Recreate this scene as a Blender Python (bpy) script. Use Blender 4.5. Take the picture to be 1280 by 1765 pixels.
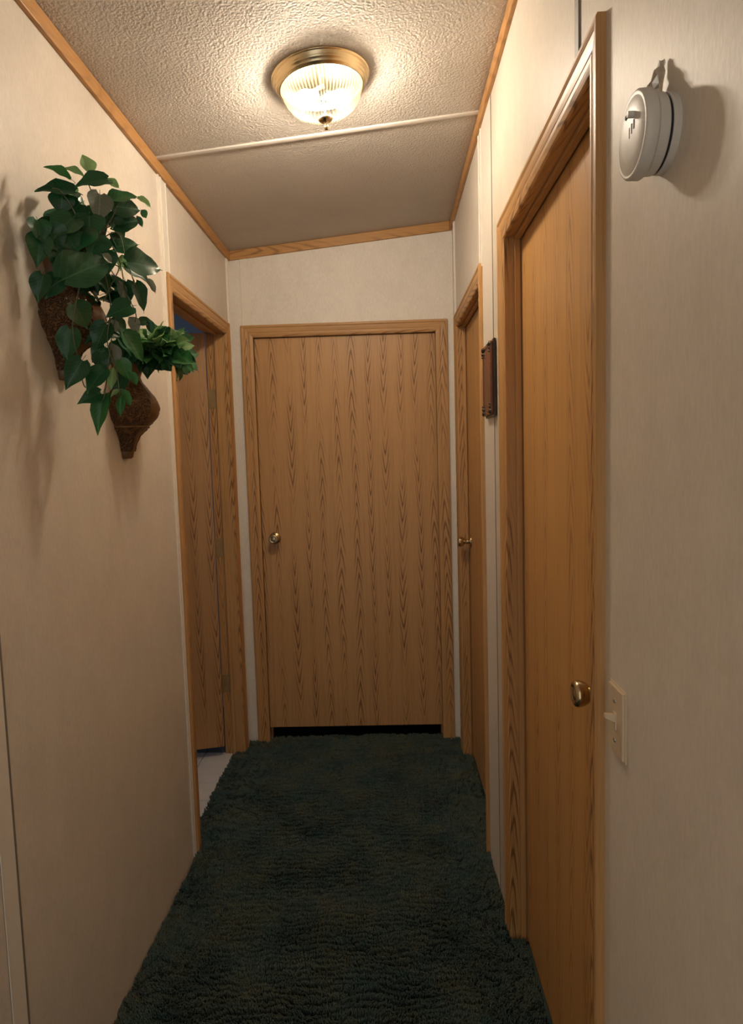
import bpy, bmesh, math, random
import numpy as np
from mathutils import Vector, Matrix

scene = bpy.context.scene
for o in list(bpy.data.objects):
    bpy.data.objects.remove(o)
COL = scene.collection
PI = math.pi

# ------------------------------------------------------------------ camera
F = 1130.0                      # focal length in pixels of the 1280 x 1765 frame
EYE = Vector((0, 0, 1.4118))
FW = Vector((-0.02605284, 0.99610035, -0.08429325))
RT = Vector((0.99931063, 0.02372004, -0.02855913))
UP = Vector((0.02644832, 0.08497918, 0.99603164))
cam = bpy.data.cameras.new('camera')
cam.sensor_fit = 'HORIZONTAL'
cam.sensor_width = 36.0
cam.lens = F * 36.0 / 1280.0
cam.clip_start = 0.02
camo = bpy.data.objects.new('camera', cam)
COL.objects.link(camo)
camo.matrix_world = Matrix(((RT.x, UP.x, -FW.x, EYE.x), (RT.y, UP.y, -FW.y, EYE.y),
                            (RT.z, UP.z, -FW.z, EYE.z), (0, 0, 0, 1)))
scene.camera = camo

# ------------------------------------------------------------------ world, exposure
world = bpy.data.worlds.new('world')
scene.world = world
world.use_nodes = True
bg = world.node_tree.nodes['Background']
bg.inputs[0].default_value = (1.0, 0.96, 0.90, 1)
bg.inputs[1].default_value = 0.46
vs = scene.view_settings
vs.view_transform = 'Standard'
vs.look = 'None'
vs.gamma = 1.0
vs.use_curve_mapping = False
vs.exposure = 1.14
BULB_STRENGTH = 235.0
BATH_WATTS = 1.2

# cool daylight from the bathroom's window side
bl = bpy.data.lights.new('bathroom_daylight', 'AREA')
bl.shape = 'RECTANGLE'; bl.size = 0.55; bl.size_y = 0.8
bl.color = (0.62, 0.78, 1.0); bl.energy = BATH_WATTS
blo = bpy.data.objects.new('bathroom_daylight', bl)
COL.objects.link(blo)
blo.location = (-2.32, 2.55, 1.55)
blo.rotation_euler = (0, -PI / 2, 0)

# ------------------------------------------------------------------ measures
A = 0.7376        # left wall at x = -A
B = 0.3339        # right wall at x = B
D = 3.2108        # end wall at y = D
WT = 0.09         # wall thickness
YB = -1.0         # where the hall opens behind the viewer
SL = 0.0962       # ceiling slope
ZC0 = 2.476       # ceiling height at x = 0
SUB = -0.02       # sub floor
def zc(x): return ZC0 + SL * x

def ray(px, py):
    return FW + RT * ((px - 640) / F) + UP * ((882.5 - py) / F)
def atY(px, py, Y):
    d = ray(px, py); t = (Y - EYE.y) / d.y
    return EYE + d * t

# ------------------------------------------------------------------ node helpers
def mat_new(name):
    m = bpy.data.materials.new(name); m.use_nodes = True
    nt = m.node_tree; nt.nodes.clear()
    out = nt.nodes.new('ShaderNodeOutputMaterial')
    b = nt.nodes.new('ShaderNodeBsdfPrincipled')
    nt.links.new(b.outputs[0], out.inputs[0])
    return m, nt, b, out
def N(nt, t, **kw):
    n = nt.nodes.new(t)
    for k, v in kw.items(): setattr(n, k, v)
    return n
def setin(nt, sock, v):
    if hasattr(v, 'is_output'): nt.links.new(v, sock)
    else: sock.default_value = v
def M(nt, op, a, b=0.0, c=0.0, clamp=False):
    n = N(nt, 'ShaderNodeMath', operation=op); n.use_clamp = clamp
    setin(nt, n.inputs[0], a); setin(nt, n.inputs[1], b); setin(nt, n.inputs[2], c)
    return n.outputs[0]
def mixc(nt, fac, a, b, mode='MIX'):
    n = N(nt, 'ShaderNodeMix', data_type='RGBA', blend_type=mode)
    setin(nt, n.inputs[0], fac)
    for s, v in ((n.inputs[6], a), (n.inputs[7], b)):
        if isinstance(v, tuple): v = (v[0], v[1], v[2], 1)
        setin(nt, s, v)
    return n.outputs[2]
def comb(nt, x, y, z):
    n = N(nt, 'ShaderNodeCombineXYZ')
    for i, v in enumerate((x, y, z)): setin(nt, n.inputs[i], v)
    return n.outputs[0]
def noise(nt, vec, scale, detail=3.0, rough=0.5):
    n = N(nt, 'ShaderNodeTexNoise'); nt.links.new(vec, n.inputs['Vector'])
    n.inputs['Scale'].default_value = scale; n.inputs['Detail'].default_value = detail
    n.inputs['Roughness'].default_value = rough
    return n.outputs[0]
def bump(nt, bsdf, h, strength, dist):
    n = N(nt, 'ShaderNodeBump'); n.inputs['Strength'].default_value = strength
    n.inputs['Distance'].default_value = dist
    nt.links.new(h, n.inputs['Height']); nt.links.new(n.outputs[0], bsdf.inputs['Normal'])
def ramp(nt, fac, lo, hi):
    n = N(nt, 'ShaderNodeMapRange'); n.interpolation_type = 'SMOOTHSTEP'
    setin(nt, n.inputs[0], fac); n.inputs[1].default_value = lo; n.inputs[2].default_value = hi
    return n.outputs[0]
def plain(name, col, rough=0.5, metal=0.0, spec=0.5, var=0.08, scale=40):
    m, nt, b, o = mat_new(name)
    tc = N(nt, 'ShaderNodeTexCoord')
    n = noise(nt, tc.outputs['Object'], scale)
    dk = tuple(c * (1 - 2 * var) for c in col); lt = tuple(min(1, c * (1 + 2 * var)) for c in col)
    nt.links.new(mixc(nt, n, dk, lt), b.inputs['Base Color'])
    b.inputs['Roughness'].default_value = rough; b.inputs['Metallic'].default_value = metal
    b.inputs['Specular IOR Level'].default_value = spec
    return m

def oak(name, along, base=(0.55, 0.305, 0.118), dark=(0.215, 0.094, 0.029), strip=0.078, cath=1.0, rough=0.42, seed=0.0):
    """printed-oak veneer; 'along' is the grain axis in the piece's own coordinates"""
    m, nt, b, o = mat_new(name)
    tc = N(nt, 'ShaderNodeTexCoord'); sp = N(nt, 'ShaderNodeSeparateXYZ')
    nt.links.new(tc.outputs['Object'], sp.inputs[0])
    x, y, z = sp.outputs
    if along == 'Z': u, w = M(nt, 'ADD', x, y), z
    elif along == 'X': u, w = M(nt, 'ADD', z, y), x
    else: u, w = M(nt, 'ADD', x, z), y
    u = M(nt, 'ADD', u, 3.017 + seed)
    wob = noise(nt, comb(nt, M(nt, 'MULTIPLY', u, 6), 0.0, M(nt, 'MULTIPLY', w, 1.3)), 1.0, 2)
    uu = M(nt, 'ADD', M(nt, 'DIVIDE', u, strip), M(nt, 'MULTIPLY', wob, 0.75))
    fl = M(nt, 'FLOOR', uu)
    wn = N(nt, 'ShaderNodeTexWhiteNoise', noise_dimensions='1D'); nt.links.new(fl, wn.inputs['W'])
    rnd = wn.outputs[0]
    uc = M(nt, 'SUBTRACT', M(nt, 'FRACT', uu), 0.5)
    au = M(nt, 'SQRT', M(nt, 'ADD', M(nt, 'MULTIPLY', uc, uc), 0.0012))
    sgn = M(nt, 'SUBTRACT', M(nt, 'MULTIPLY', M(nt, 'GREATER_THAN', rnd, 0.5), 2.0), 1.0)
    n1 = noise(nt, comb(nt, M(nt, 'MULTIPLY', u, 26), rnd, M(nt, 'MULTIPLY', w, 3.0)), 1.0, 3, .6)
    g = M(nt, 'ADD', M(nt, 'ADD', M(nt, 'MULTIPLY', w, 11.0), M(nt, 'MULTIPLY', M(nt, 'MULTIPLY', au, sgn), 7.0)),
          M(nt, 'ADD', M(nt, 'MULTIPLY', n1, 1.3), M(nt, 'MULTIPLY', rnd, 13.0)))
    s = M(nt, 'ADD', M(nt, 'MULTIPLY', M(nt, 'SINE', M(nt, 'MULTIPLY', g, 2 * PI)), 0.5), 0.5)
    s = M(nt, 'POWER', s, 4.0)
    brk = noise(nt, comb(nt, M(nt, 'MULTIPLY', fl, 3.7), 0.0, M(nt, 'MULTIPLY', w, 2.4)), 1.0, 1)
    mask = M(nt, 'SUBTRACT', 1.0, ramp(nt, M(nt, 'ABSOLUTE', uc), 0.10, 0.30))
    mask = M(nt, 'MULTIPLY', mask, M(nt, 'ADD', ramp(nt, brk, .3, .6), .15))
    fine = noise(nt, comb(nt, M(nt, 'MULTIPLY', u, 420), 0.0, M(nt, 'MULTIPLY', w, 9)), 1.0, 2)
    med = noise(nt, comb(nt, M(nt, 'MULTIPLY', u, 90), rnd, M(nt, 'MULTIPLY', w, 1.6)), 1.0, 3)
    big = noise(nt, comb(nt, M(nt, 'MULTIPLY', u, 5), 0.0, M(nt, 'MULTIPLY', w, 1.0)), 1.0, 2)
    f = M(nt, 'ADD', M(nt, 'MULTIPLY', M(nt, 'MULTIPLY', s, mask), 0.95 * cath),
          M(nt, 'ADD', M(nt, 'MULTIPLY', ramp(nt, fine, .42, .72), 0.22), M(nt, 'MULTIPLY', ramp(nt, med, .42, .8), 0.25)))
    f = M(nt, 'ADD', f, M(nt, 'MULTIPLY', M(nt, 'SUBTRACT', big, 0.5), 0.3), clamp=True)
    nt.links.new(mixc(nt, f, base, dark), b.inputs['Base Color'])
    b.inputs['Roughness'].default_value = rough
    b.inputs['Specular IOR Level'].default_value = 0.4
    bump(nt, b, f, 0.07, 0.0005)
    return m

def make_wall(name, col):
    m, nt, b, o = mat_new(name)
    tc = N(nt, 'ShaderNodeTexCoord'); sp = N(nt, 'ShaderNodeSeparateXYZ')
    nt.links.new(tc.outputs['Object'], sp.inputs[0]); x, y, z = sp.outputs
    h = M(nt, 'ADD', x, y)
    fib = noise(nt, comb(nt, M(nt, 'MULTIPLY', h, 150), 0.0, M(nt, 'MULTIPLY', z, 55)), 1.0, 4, .6)
    blot = noise(nt, comb(nt, M(nt, 'MULTIPLY', h, 14), 2.0, M(nt, 'MULTIPLY', z, 7)), 1.0, 4, .6)
    f = M(nt, 'ADD', M(nt, 'MULTIPLY', fib, 0.55), M(nt, 'MULTIPLY', blot, 0.45))
    f = ramp(nt, f, 0.3, 0.7)
    dk = tuple(c * k for c, k in zip(col, (0.90, 0.89, 0.875))); lt = tuple(c * k for c, k in zip(col, (1.04, 1.04, 1.04)))
    nt.links.new(mixc(nt, f, dk, lt), b.inputs['Base Color'])
    b.inputs['Roughness'].default_value = 0.48
    b.inputs['Specular IOR Level'].default_value = 0.36
    bump(nt, b, fib, 0.3, 0.0010)
    return m

def make_ceiling(name):
    m, nt, b, o = mat_new(name)
    tc = N(nt, 'ShaderNodeTexCoord')
    v = N(nt, 'ShaderNodeTexVoronoi', feature='SMOOTH_F1'); nt.links.new(tc.outputs['Object'], v.inputs['Vector'])
    v.inputs['Scale'].default_value = 160.0
    n1 = noise(nt, tc.outputs['Object'], 140, 3, .6)
    h = M(nt, 'ADD', M(nt, 'MULTIPLY', n1, 1.0), M(nt, 'MULTIPLY', v.outputs['Distance'], -0.6))
    n2 = noise(nt, tc.outputs['Object'], 6, 3)
    nt.links.new(mixc(nt, n2, (0.56, 0.50, 0.43), (0.66, 0.595, 0.52)), b.inputs['Base Color'])
    b.inputs['Roughness'].default_value = 0.7
    b.inputs['Specular IOR Level'].default_value = 0.25
    bump(nt, b, h, 0.85, 0.0046)
    return m

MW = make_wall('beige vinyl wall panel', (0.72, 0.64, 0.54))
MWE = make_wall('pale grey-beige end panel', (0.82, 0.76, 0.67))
MBAT = plain('ivory vinyl batten', (0.82, 0.75, 0.65), .4, var=.03)
MBATG = plain('grey brown seam strip', (0.22, 0.19, 0.155), .5, var=.05)
MCEIL = make_ceiling('stippled ceiling')
MCB = plain('cream ceiling batten', (0.57, 0.51, 0.44), .45, var=.03)
OZ = oak('oak grain up', 'Z')
OX = oak('oak grain across', 'X')
OSLAB = oak('oak door veneer', 'Z', base=(0.56, 0.315, 0.128), seed=.03)
OSLAB2 = oak('oak door veneer plain', 'Z', base=(0.60, 0.325, 0.112), strip=0.11, cath=.55, seed=.4)
OSLAB3 = oak('oak bathroom door veneer', 'Z', base=(0.52, 0.285, 0.118), seed=.71)
OTY = oak('oak trim along hall', 'Y', base=(0.54, 0.275, 0.095), strip=.2, cath=.4)
OTX = oak('oak trim across hall', 'X', base=(0.56, 0.295, 0.105), strip=.2, cath=.6)
MBRASS = plain('polished brass', (0.74, 0.59, 0.36), .25, 1.0, var=.05)
MABRASS = plain('aged brass', (0.58, 0.46, 0.27), .22, 1.0, var=.06)
MIVORY = plain('ivory plastic', (0.66, 0.52, 0.36), .35, var=.02)
MWHITEP = plain('yellowed white plastic', (0.62, 0.58, 0.52), .42, var=.03)
MHINGE = plain('worn brass hinge', (0.36, 0.25, 0.115), .5, .35, var=.15)
MDARK = plain('black gap', (0.012, 0.012, 0.012), .8)
MSTEEL = plain('dull steel', (0.45, 0.42, 0.36), .35, 1.0)
MROOM = plain('side room paint', (0.35, 0.33, 0.30), .8)
MBATH = plain('bathroom paint', (0.50, 0.53, 0.60), .7, var=.03)
MTILE = plain('pale vinyl tile', (0.66, 0.64, 0.62), .35, var=.05, scale=14)
MTILED = plain('slate blue tile', (0.11, 0.115, 0.125), .4, var=.12, scale=14)
MGROUT = plain('tile grout', (0.60, 0.58, 0.56), .7, var=.05)

# ------------------------------------------------------------------ mesh helpers
def bm_box(bm, x0, x1, y0, y1, z0, z1):
    v = [bm.verts.new(p) for p in ((x0, y0, z0), (x1, y0, z0), (x1, y1, z0), (x0, y1, z0),
                                   (x0, y0, z1), (x1, y0, z1), (x1, y1, z1), (x0, y1, z1))]
    for f in ((3, 2, 1, 0), (4, 5, 6, 7), (0, 1, 5, 4), (1, 2, 6, 5), (2, 3, 7, 6), (3, 0, 4, 7)):
        bm.faces.new([v[i] for i in f])
    return v
def bm_hexa(bm, pts):
    v = [bm.verts.new(p) for p in pts]
    for f in ((3, 2, 1, 0), (4, 5, 6, 7), (0, 1, 5, 4), (1, 2, 6, 5), (2, 3, 7, 6), (3, 0, 4, 7)):
        bm.faces.new([v[i] for i in f])
def bm_lathe(bm, prof, n=32, mat=None, rfun=None, a0=0.0, a1=2 * PI, axis='Z'):
    """profile = list of (radius, height); open profile, closed round"""
    full = abs(a1 - a0 - 2 * PI) < 1e-6
    cols = n if full else n + 1
    rings = []
    for r, h in prof:
        ring = []
        for k in range(cols):
            t = a0 + (a1 - a0) * k / n
            rr = r if rfun is None else rfun(r, h, t)
            p = Vector((rr * math.cos(t), rr * math.sin(t), h))
            if mat is not None: p = mat @ p
            ring.append(bm.verts.new(p))
        rings.append(ring)
    for i in range(len(rings) - 1):
        for k in range(n):
            k2 = (k + 1) % cols
            bm.faces.new((rings[i][k], rings[i][k2], rings[i + 1][k2], rings[i + 1][k]))
    return rings
def bm_tube(bm, pts, r, n=6):
    pts = [Vector(p) for p in pts]; rings = []
    for i, p in enumerate(pts):
        d = (pts[min(i + 1, len(pts) - 1)] - pts[max(i - 1, 0)]).normalized()
        a = d.cross(Vector((0.31, 0.2, 0.93)))
        a = a.normalized() if a.length > 1e-4 else d.orthogonal().normalized()
        b = d.cross(a)
        rr = r[i] if isinstance(r, (list, tuple)) else r
        rings.append([bm.verts.new(p + (a * math.cos(2 * PI * k / n) + b * math.sin(2 * PI * k / n)) * rr) for k in range(n)])
    for i in range(len(rings) - 1):
        for k in range(n):
            bm.faces.new((rings[i][k], rings[i][(k + 1) % n], rings[i + 1][(k + 1) % n], rings[i + 1][k]))
    bm.faces.new(rings[0][::-1]); bm.faces.new(rings[-1])
def obj(name, bm, mat, parent=None, smooth=False, bevel=0.0, loc=None):
    bmesh.ops.remove_doubles(bm, verts=bm.verts, dist=1e-6)
    bmesh.ops.recalc_face_normals(bm, faces=bm.faces)
    me = bpy.data.meshes.new(name); bm.to_mesh(me); bm.free()
    me.materials.append(mat)
    if smooth:
        for p in me.polygons: p.use_smooth = True
    o = bpy.data.objects.new(name, me); COL.objects.link(o)
    if parent: o.parent = parent
    if loc: o.location = loc
    if bevel:
        md = o.modifiers.new('bevel', 'BEVEL'); md.width = bevel; md.segments = 2; md.limit_method = 'ANGLE'
    return o
def empty(name, loc=(0, 0, 0), rz=0.0):
    o = bpy.data.objects.new(name, None); COL.objects.link(o)
    o.empty_display_size = 0.05; o.location = loc; o.rotation_euler = (0, 0, rz)
    return o
def tag(o, label, cat=None, group=None, kind=None):
    o['label'] = label
    if cat: o['category'] = cat
    if group: o['group'] = group
    if kind: o['kind'] = kind
    return o
def boxobj(name, dims, mat, parent=None, bevel=0.0):
    bm = bmesh.new(); bm_box(bm, *dims); return obj(name, bm, mat, parent, bevel=bevel)

# ------------------------------------------------------------------ shell
# door measures: (outer low y, outer high y, outer top)
CW = 0.058
LD = (2.2645, 3.1385, 2.0548)
RF = (2.2457, 3.0776, 2.0405)
RN = (1.0149, 1.8873, 2.0442)
ED = (-0.6885, 0.3035, 2.056)
OV = 0.022     # how far the casing laps over the jamb/wall opening

# left wall
def hexa_wall(bm, x0, x1, y0, y1, z0):
    bm_hexa(bm, ((x0, y0, z0), (x1, y0, z0), (x1, y1, z0), (x0, y1, z0),
                 (x0, y0, zc(x0)), (x1, y0, zc(x1)), (x1, y1, zc(x1)), (x0, y1, zc(x0))))
bm = bmesh.new()
hexa_wall(bm, -A - WT, -A, YB, LD[0] + CW - OV, -0.04)
hexa_wall(bm, -A - WT, -A, LD[1] - CW + OV, D + WT, -0.04)
hexa_wall(bm, -A - WT, -A, LD[0] + CW - OV, LD[1] - CW + OV, LD[2] - CW + OV)
tag(obj('wall_left', bm, MW), 'beige vinyl panelled left hallway wall', 'wall', kind='structure')
# right wall
bm = bmesh.new()
hexa_wall(bm, B, B + WT, YB, RN[0] + CW - OV, -0.04)
hexa_wall(bm, B, B + WT, RN[1] - CW + OV, RF[0] + CW - OV, -0.04)
hexa_wall(bm, B, B + WT, RF[1] - CW + OV, D + WT, -0.04)
hexa_wall(bm, B, B + WT, RN[0] + CW - OV, RN[1] - CW + OV, RN[2] - CW + OV)
hexa_wall(bm, B, B + WT, RF[0] + CW - OV, RF[1] - CW + OV, RF[2] - CW + OV)
tag(obj('wall_right', bm, MW), 'beige vinyl panelled right hallway wall', 'wall', kind='structure')
# end wall
bm = bmesh.new()
def hexa_end(bm, x0, x1, z0, z1=None):
    t0, t1 = (zc(x0), zc(x1)) if z1 is None else (z1, z1)
    bm_hexa(bm, ((x0, D, z0), (x1, D, z0), (x1, D + WT, z0), (x0, D + WT, z0),
                 (x0, D, t0), (x1, D, t1), (x1, D + WT, t1), (x0, D + WT, t0)))
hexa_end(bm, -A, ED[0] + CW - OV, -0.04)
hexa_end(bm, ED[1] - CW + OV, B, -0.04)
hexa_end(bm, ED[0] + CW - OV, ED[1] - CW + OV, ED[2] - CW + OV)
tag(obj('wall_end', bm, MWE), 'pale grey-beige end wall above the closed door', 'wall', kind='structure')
# ceiling
bm = bmesh.new()
x0, x1 = -A - WT, B + WT
bm_hexa(bm, ((x0, YB, zc(x0)), (x1, YB, zc(x1)), (x1, D + WT, zc(x1)), (x0, D + WT, zc(x0)),
             (x0, YB, zc(x0) + .05), (x1, YB, zc(x1) + .05), (x1, D + WT, zc(x1) + .05), (x0, D + WT, zc(x0) + .05)))
ceil = tag(obj('ceiling', bm, MCEIL), 'sloped stippled off-white ceiling', 'ceiling', kind='structure')
# sub floor
tag(boxobj('floor', (-A - WT, B + WT, YB, D + 1.2, -0.06, -0.04), MDARK), 'sub floor beneath the green carpet', 'floor', kind='structure')

# rooms behind the doors, so that the gaps are dark
def room(name, x0, x1, y0, y1, z1, openside, mat, label, t=.02):
    bm = bmesh.new()
    if openside != 'x0': bm_box(bm, x0 - t, x0, y0, y1, -.06, z1)
    if openside != 'x1': bm_box(bm, x1, x1 + t, y0, y1, -.06, z1)
    if openside != 'y0': bm_box(bm, x0 - t, x1 + t, y0 - t, y0, -.06, z1)
    if openside != 'y1': bm_box(bm, x0 - t, x1 + t, y1, y1 + t, -.06, z1)
    bm_box(bm, x0 - t, x1 + t, y0 - t, y1 + t, z1, z1 + t)
    if name != 'wall_bathroom': bm_box(bm, x0 - t, x1 + t, y0 - t, y1 + t, -.06 - t, -.06)
    return tag(obj(name, bm, mat), label, 'wall', kind='structure')
room('wall_room_right', B + WT, 1.5, .6, 3.3, 2.5, 'x0', MROOM, 'unlit room walls behind the right-hand doors')
room('wall_room_end', -A - WT, B + WT, D + WT, 4.4, 2.5, 'y0', MROOM, 'unlit room walls behind the end door')
room('wall_bathroom', -2.4, -A - WT, 1.7, 3.95, 2.42, 'x1', MBATH, 'dim blue bathroom wall seen over the open door')

# bathroom floor: single tiles on a grout bed
bf = boxobj('floor_bathroom', (-2.4, -A - 0.035, 1.7, 3.95, -0.045, -0.024), MGROUT)
tag(bf, 'pale tiled bathroom floor past the left doorway', 'floor', kind='structure')
TS = 0.152
tme = {}
for key, mt in (('pale', MTILE), ('slate', MTILED)):
    bm = bmesh.new()
    h = TS / 2 - .0022
    bm_box(bm, -h, h, -h, h, 0, .006)
    bmesh.ops.bevel(bm, geom=[e for e in bm.edges if all(v.co.z > .005 for v in e.verts)], offset=.0012, segments=1, affect='EDGES')
    me = bpy.data.meshes.new('tile_' + key); bm.to_mesh(me); bm.free(); me.materials.append(mt); tme[key] = me
ca, sa = math.cos(.0), math.sin(.0)
for i in range(7):
    for j in range(12):
        x = -A - .035 - .005 - TS * (i + .5); y = 3.10 - TS * (j - 3.5)
        if x < -2.3 or y > 3.8: continue
        o = bpy.data.objects.new('tile', tme['slate' if y > 3.10 else 'pale']); COL.objects.link(o)  # tiles beyond the door plane take the darker colour
        o.parent = bf; o.location = (x, y, -.024)

# battens, seams and trims
def trim(name, bm, mat, label, bevel=0.0, smooth=False):
    return tag(obj(name, bm, mat, bevel=bevel, smooth=smooth), label, 'trim', kind='structure')
CH, CT = .043, .012
tn = 0
def wall_strip(side, y0, y1, t, mat, label, z0=-.03, beads=True):
    """flat vertical cover strip with slightly raised edges"""
    global tn; tn += 1
    bm = bmesh.new()
    s = 1 if side == 'L' else -1
    xw = -A if side == 'L' else B
    def bx(ya, yb, tt):
        xa, xb = sorted((xw - s * .002, xw + s * tt)); bm_box(bm, xa, xb, ya, yb, z0, zc(xw) - CH + .003)
    bx(y0, y1, t)
    if beads:
        bx(y0, y0 + .006, t + .0022); bx(y1 - .006, y1, t + .0022)
    return trim('trim_%d' % tn, bm, mat, label, bevel=.0006)
wall_strip('L', 2.236, 2.262, .004, MBAT, 'ivory cover strip left of the bathroom doorway')
wall_strip('L', 2.262, 2.314, .004, MBAT, 'ivory cover strip above the bathroom door casing', z0=2.04)
wall_strip('R', 2.240, 2.294, .0030, MBAT, 'ivory cover strip above the far right door casing', z0=2.03)
wall_strip('L', 3.162, 3.185, .004, MBAT, 'ivory cover strip in the far left corner')
wall_strip('R', 2.040, 2.0425, .0022, MBATG, 'thin dark seam line right of the picture plaque', beads=False)
wall_strip('R', 2.0425, 2.240, .0022, MBAT, 'smooth ivory cover panel between the right-hand doors', beads=False)
wall_strip('R', 3.085, 3.110, .004, MBAT, 'ivory cover strip in the far right corner')
# seam strips near the viewer
tn += 1
bm = bmesh.new(); bm_box(bm, B - .0035, B + .002, 1.142, 1.163, RN[2], zc(B) - CH + .003)
trim('trim_%d' % tn, bm, MBATG, 'grey-brown seam strip above the near right door')
tn += 1
bm = bmesh.new(); bm_box(bm, -A - .002, -A + .0012, 1.140, 1.187, -.03, zc(-A) - CH + .003)
bm_box(bm, -A - .002, -A + .0022, 1.140, 1.145, -.03, zc(-A) - CH + .003)
trim('trim_%d' % tn, bm, MBAT, 'cream panel cover strip on the left wall nearest the viewer', bevel=.0006)
tn += 1
bm = bmesh.new(); bm_box(bm, -A - .002, -A + .0014, 1.187, 1.193, -.03, zc(-A) - CH + .003)
trim('trim_%d' % tn, bm, MBATG, 'dark panel seam line low on the left wall')
# end wall batten above the door
tn += 1
bm = bmesh.new()
bm_box(bm, -.680, -.648, D - .004, D + .002, ED[2] - .01, zc(-.66) - CH + .003)
bm_box(bm, -.680, -.674, D - .006, D + .002, ED[2] - .01, zc(-.66) - CH + .003)
trim('trim_%d' % tn, bm, MBAT, 'ivory cover strip above the end door casing', bevel=.0006)
# ceiling batten
tn += 1
bm = bmesh.new()
for k in range(6):
    pass
prof = [(-.014, 0), (-.011, -.0045), (-.004, -.0065), (.004, -.0065), (.011, -.0045), (.014, 0)]
va = [bm.verts.new((-A + .001, 2.222 + a, zc(-A) + b + .0005)) for a, b in prof]
vb = [bm.verts.new((B - .001, 2.222 + a, zc(B) + b + .0005)) for a, b in prof]
for k in range(6):
    bm.faces.new((va[k], va[(k + 1) % 6], vb[(k + 1) % 6], vb[k]))
bm.faces.new(va); bm.faces.new(vb[::-1])
trim('trim_%d' % tn, bm, MCB, 'cream batten across the ceiling beyond the lamp')
# oak crown boards
tn += 1
bm = bmesh.new(); bm_box(bm, -A, -A + CT, YB, D, zc(-A) - CH, zc(-A) - .0005)
trim('trim_%d' % tn, bm, OTY, 'oak crown board along the left wall', bevel=.002)
tn += 1
bm = bmesh.new(); bm_box(bm, B - CT, B, YB, D, zc(B) - CH, zc(B) - .003)
trim('trim_%d' % tn, bm, OTY, 'oak crown board along the right wall', bevel=.002)
tn += 1
bm = bmesh.new()
xa, xb = -A + CT, B - CT
bm_hexa(bm, ((xa, D - CT, zc(xa) - CH), (xb, D - CT, zc(xb) - CH), (xb, D, zc(xb) - CH), (xa, D, zc(xa) - CH),
             (xa, D - CT, zc(xa) - .0005), (xb, D - CT, zc(xb) - .0005), (xb, D, zc(xb) - .0005), (xa, D, zc(xa) - .0005)))
trim('trim_%d' % tn, bm, OTX, 'slanting oak crown board over the end door', bevel=.002)

# ------------------------------------------------------------------ doors
CPROF = [(0, 0), (0, .0125), (.003, .0145), (.009, .0148), (.013, .0128), (.0145, .0118), (.024, .0112), (.033, .0098),
         (.0355, .0085), (.037, .0100), (.045, .0098), (.050, .0085), (.055, .0070), (.058, .0040), (.058, 0)]
def casing_leg(x_out, sgn, ztop, zbot=-.03):
    """upright moulding, mitred on top; sgn=+1 when the opening is at larger x"""
    bm = bmesh.new()
    lo = [bm.verts.new((x_out + sgn * w, -t, zbot)) for w, t in CPROF]
    hi = [bm.verts.new((x_out + sgn * w, -t, ztop - w)) for w, t in CPROF]
    n = len(CPROF)
    for k in range(n):
        bm.faces.new((lo[k], lo[(k + 1) % n], hi[(k + 1) % n], hi[k]))
    bm.faces.new(lo); bm.faces.new(hi[::-1])
    return bm
def casing_head(x0, x1, ztop):
    bm = bmesh.new()
    lo = [bm.verts.new((x0 + w, -t, ztop - w)) for w, t in CPROF]
    hi = [bm.verts.new((x1 - w, -t, ztop - w)) for w, t in CPROF]
    n = len(CPROF)
    for k in range(n):
        bm.faces.new((lo[k], lo[(k + 1) % n], hi[(k + 1) % n], hi[k]))
    bm.faces.new(lo); bm.faces.new(hi[::-1])
    return bm
def knob_bm(kind='round'):
    """turned knob, axis along -y, base at y = 0"""
    bm = bmesh.new()
    R = Matrix.Rotation(PI / 2, 4, 'X')      # +z -> -y
    prof = [(0, 0), (.032, 0), (.0325, .003), (.030, .007), (.022, .010), (.013, .013), (.0115, .020), (.0115, .028),
            (.0145, .034), (.020, .039), (.0235, .045), (.0255, .052), (.0262, .058), (.0250, .0625), (.0215, .0655),
            (.0175, .0660), (.0150, .0635), (.0120, .0632), (.0100, .0650), (.0035, .0655), (.0, .0650)]
    bm_lathe(bm, [(r_ * .9, h_ * .9) for r_, h_ in prof], 28, R)
    return bm
def door(name, label, origin, rz, x0, x1, ztop, recess, knob_x, knob_z, slabm, slab_bottom=.0, closed=True):
    root = empty(name, origin, rz)
    tag(root, label, 'door', kind='structure')
    obj('casing', casing_leg(x0, 1, ztop), OZ, root)
    obj('casing', casing_leg(x1, -1, ztop), OZ, root)
    obj('casing', casing_head(x0, x1, ztop), OX, root)
    i0, i1, it = x0 + CW, x1 - CW, ztop - CW
    rv = .004
    j0, j1, jt = i0 - rv, i1 + rv, it + rv
    jt_ = .0165
    boxobj('jamb', (j0 - jt_, j0, 0.0005, WT, -.03, jt + jt_), OZ, root)
    boxobj('jamb', (j1, j1 + jt_, 0.0005, WT, -.03, jt + jt_), OZ, root)
    boxobj('head_jamb', (j0, j1, 0.0005, WT, jt, jt + jt_), OX, root)
    # stops
    st = .010
    s0, s1 = (recess - .019, recess - .004) if recess > .031 else (recess + .037, recess + .065)
    if closed:
        pass
    boxobj('door_stop', (j0, j0 + st, s0, s1, -.03, jt), OZ, root, bevel=.0015)
    boxobj('door_stop', (j1 - st, j1, s0, s1, -.03, jt), OZ, root, bevel=.0015)
    boxobj('head_stop', (j0 + st, j1 - st, s0, s1, jt - st, jt), OX, root, bevel=.0015)
    if closed:
        g = .0045
        slab = boxobj('slab', (j0 + g, j1 - g, recess, recess + .035, slab_bottom, jt - g), slabm, root, bevel=.001)
        if knob_x is not None:
            k = obj('knob', knob_bm(), MABRASS, slab, smooth=True)
            k.location = (knob_x, recess, knob_z)
            k['label'] = 'aged brass door knob'
    return root, (j0, j1, jt)

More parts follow.
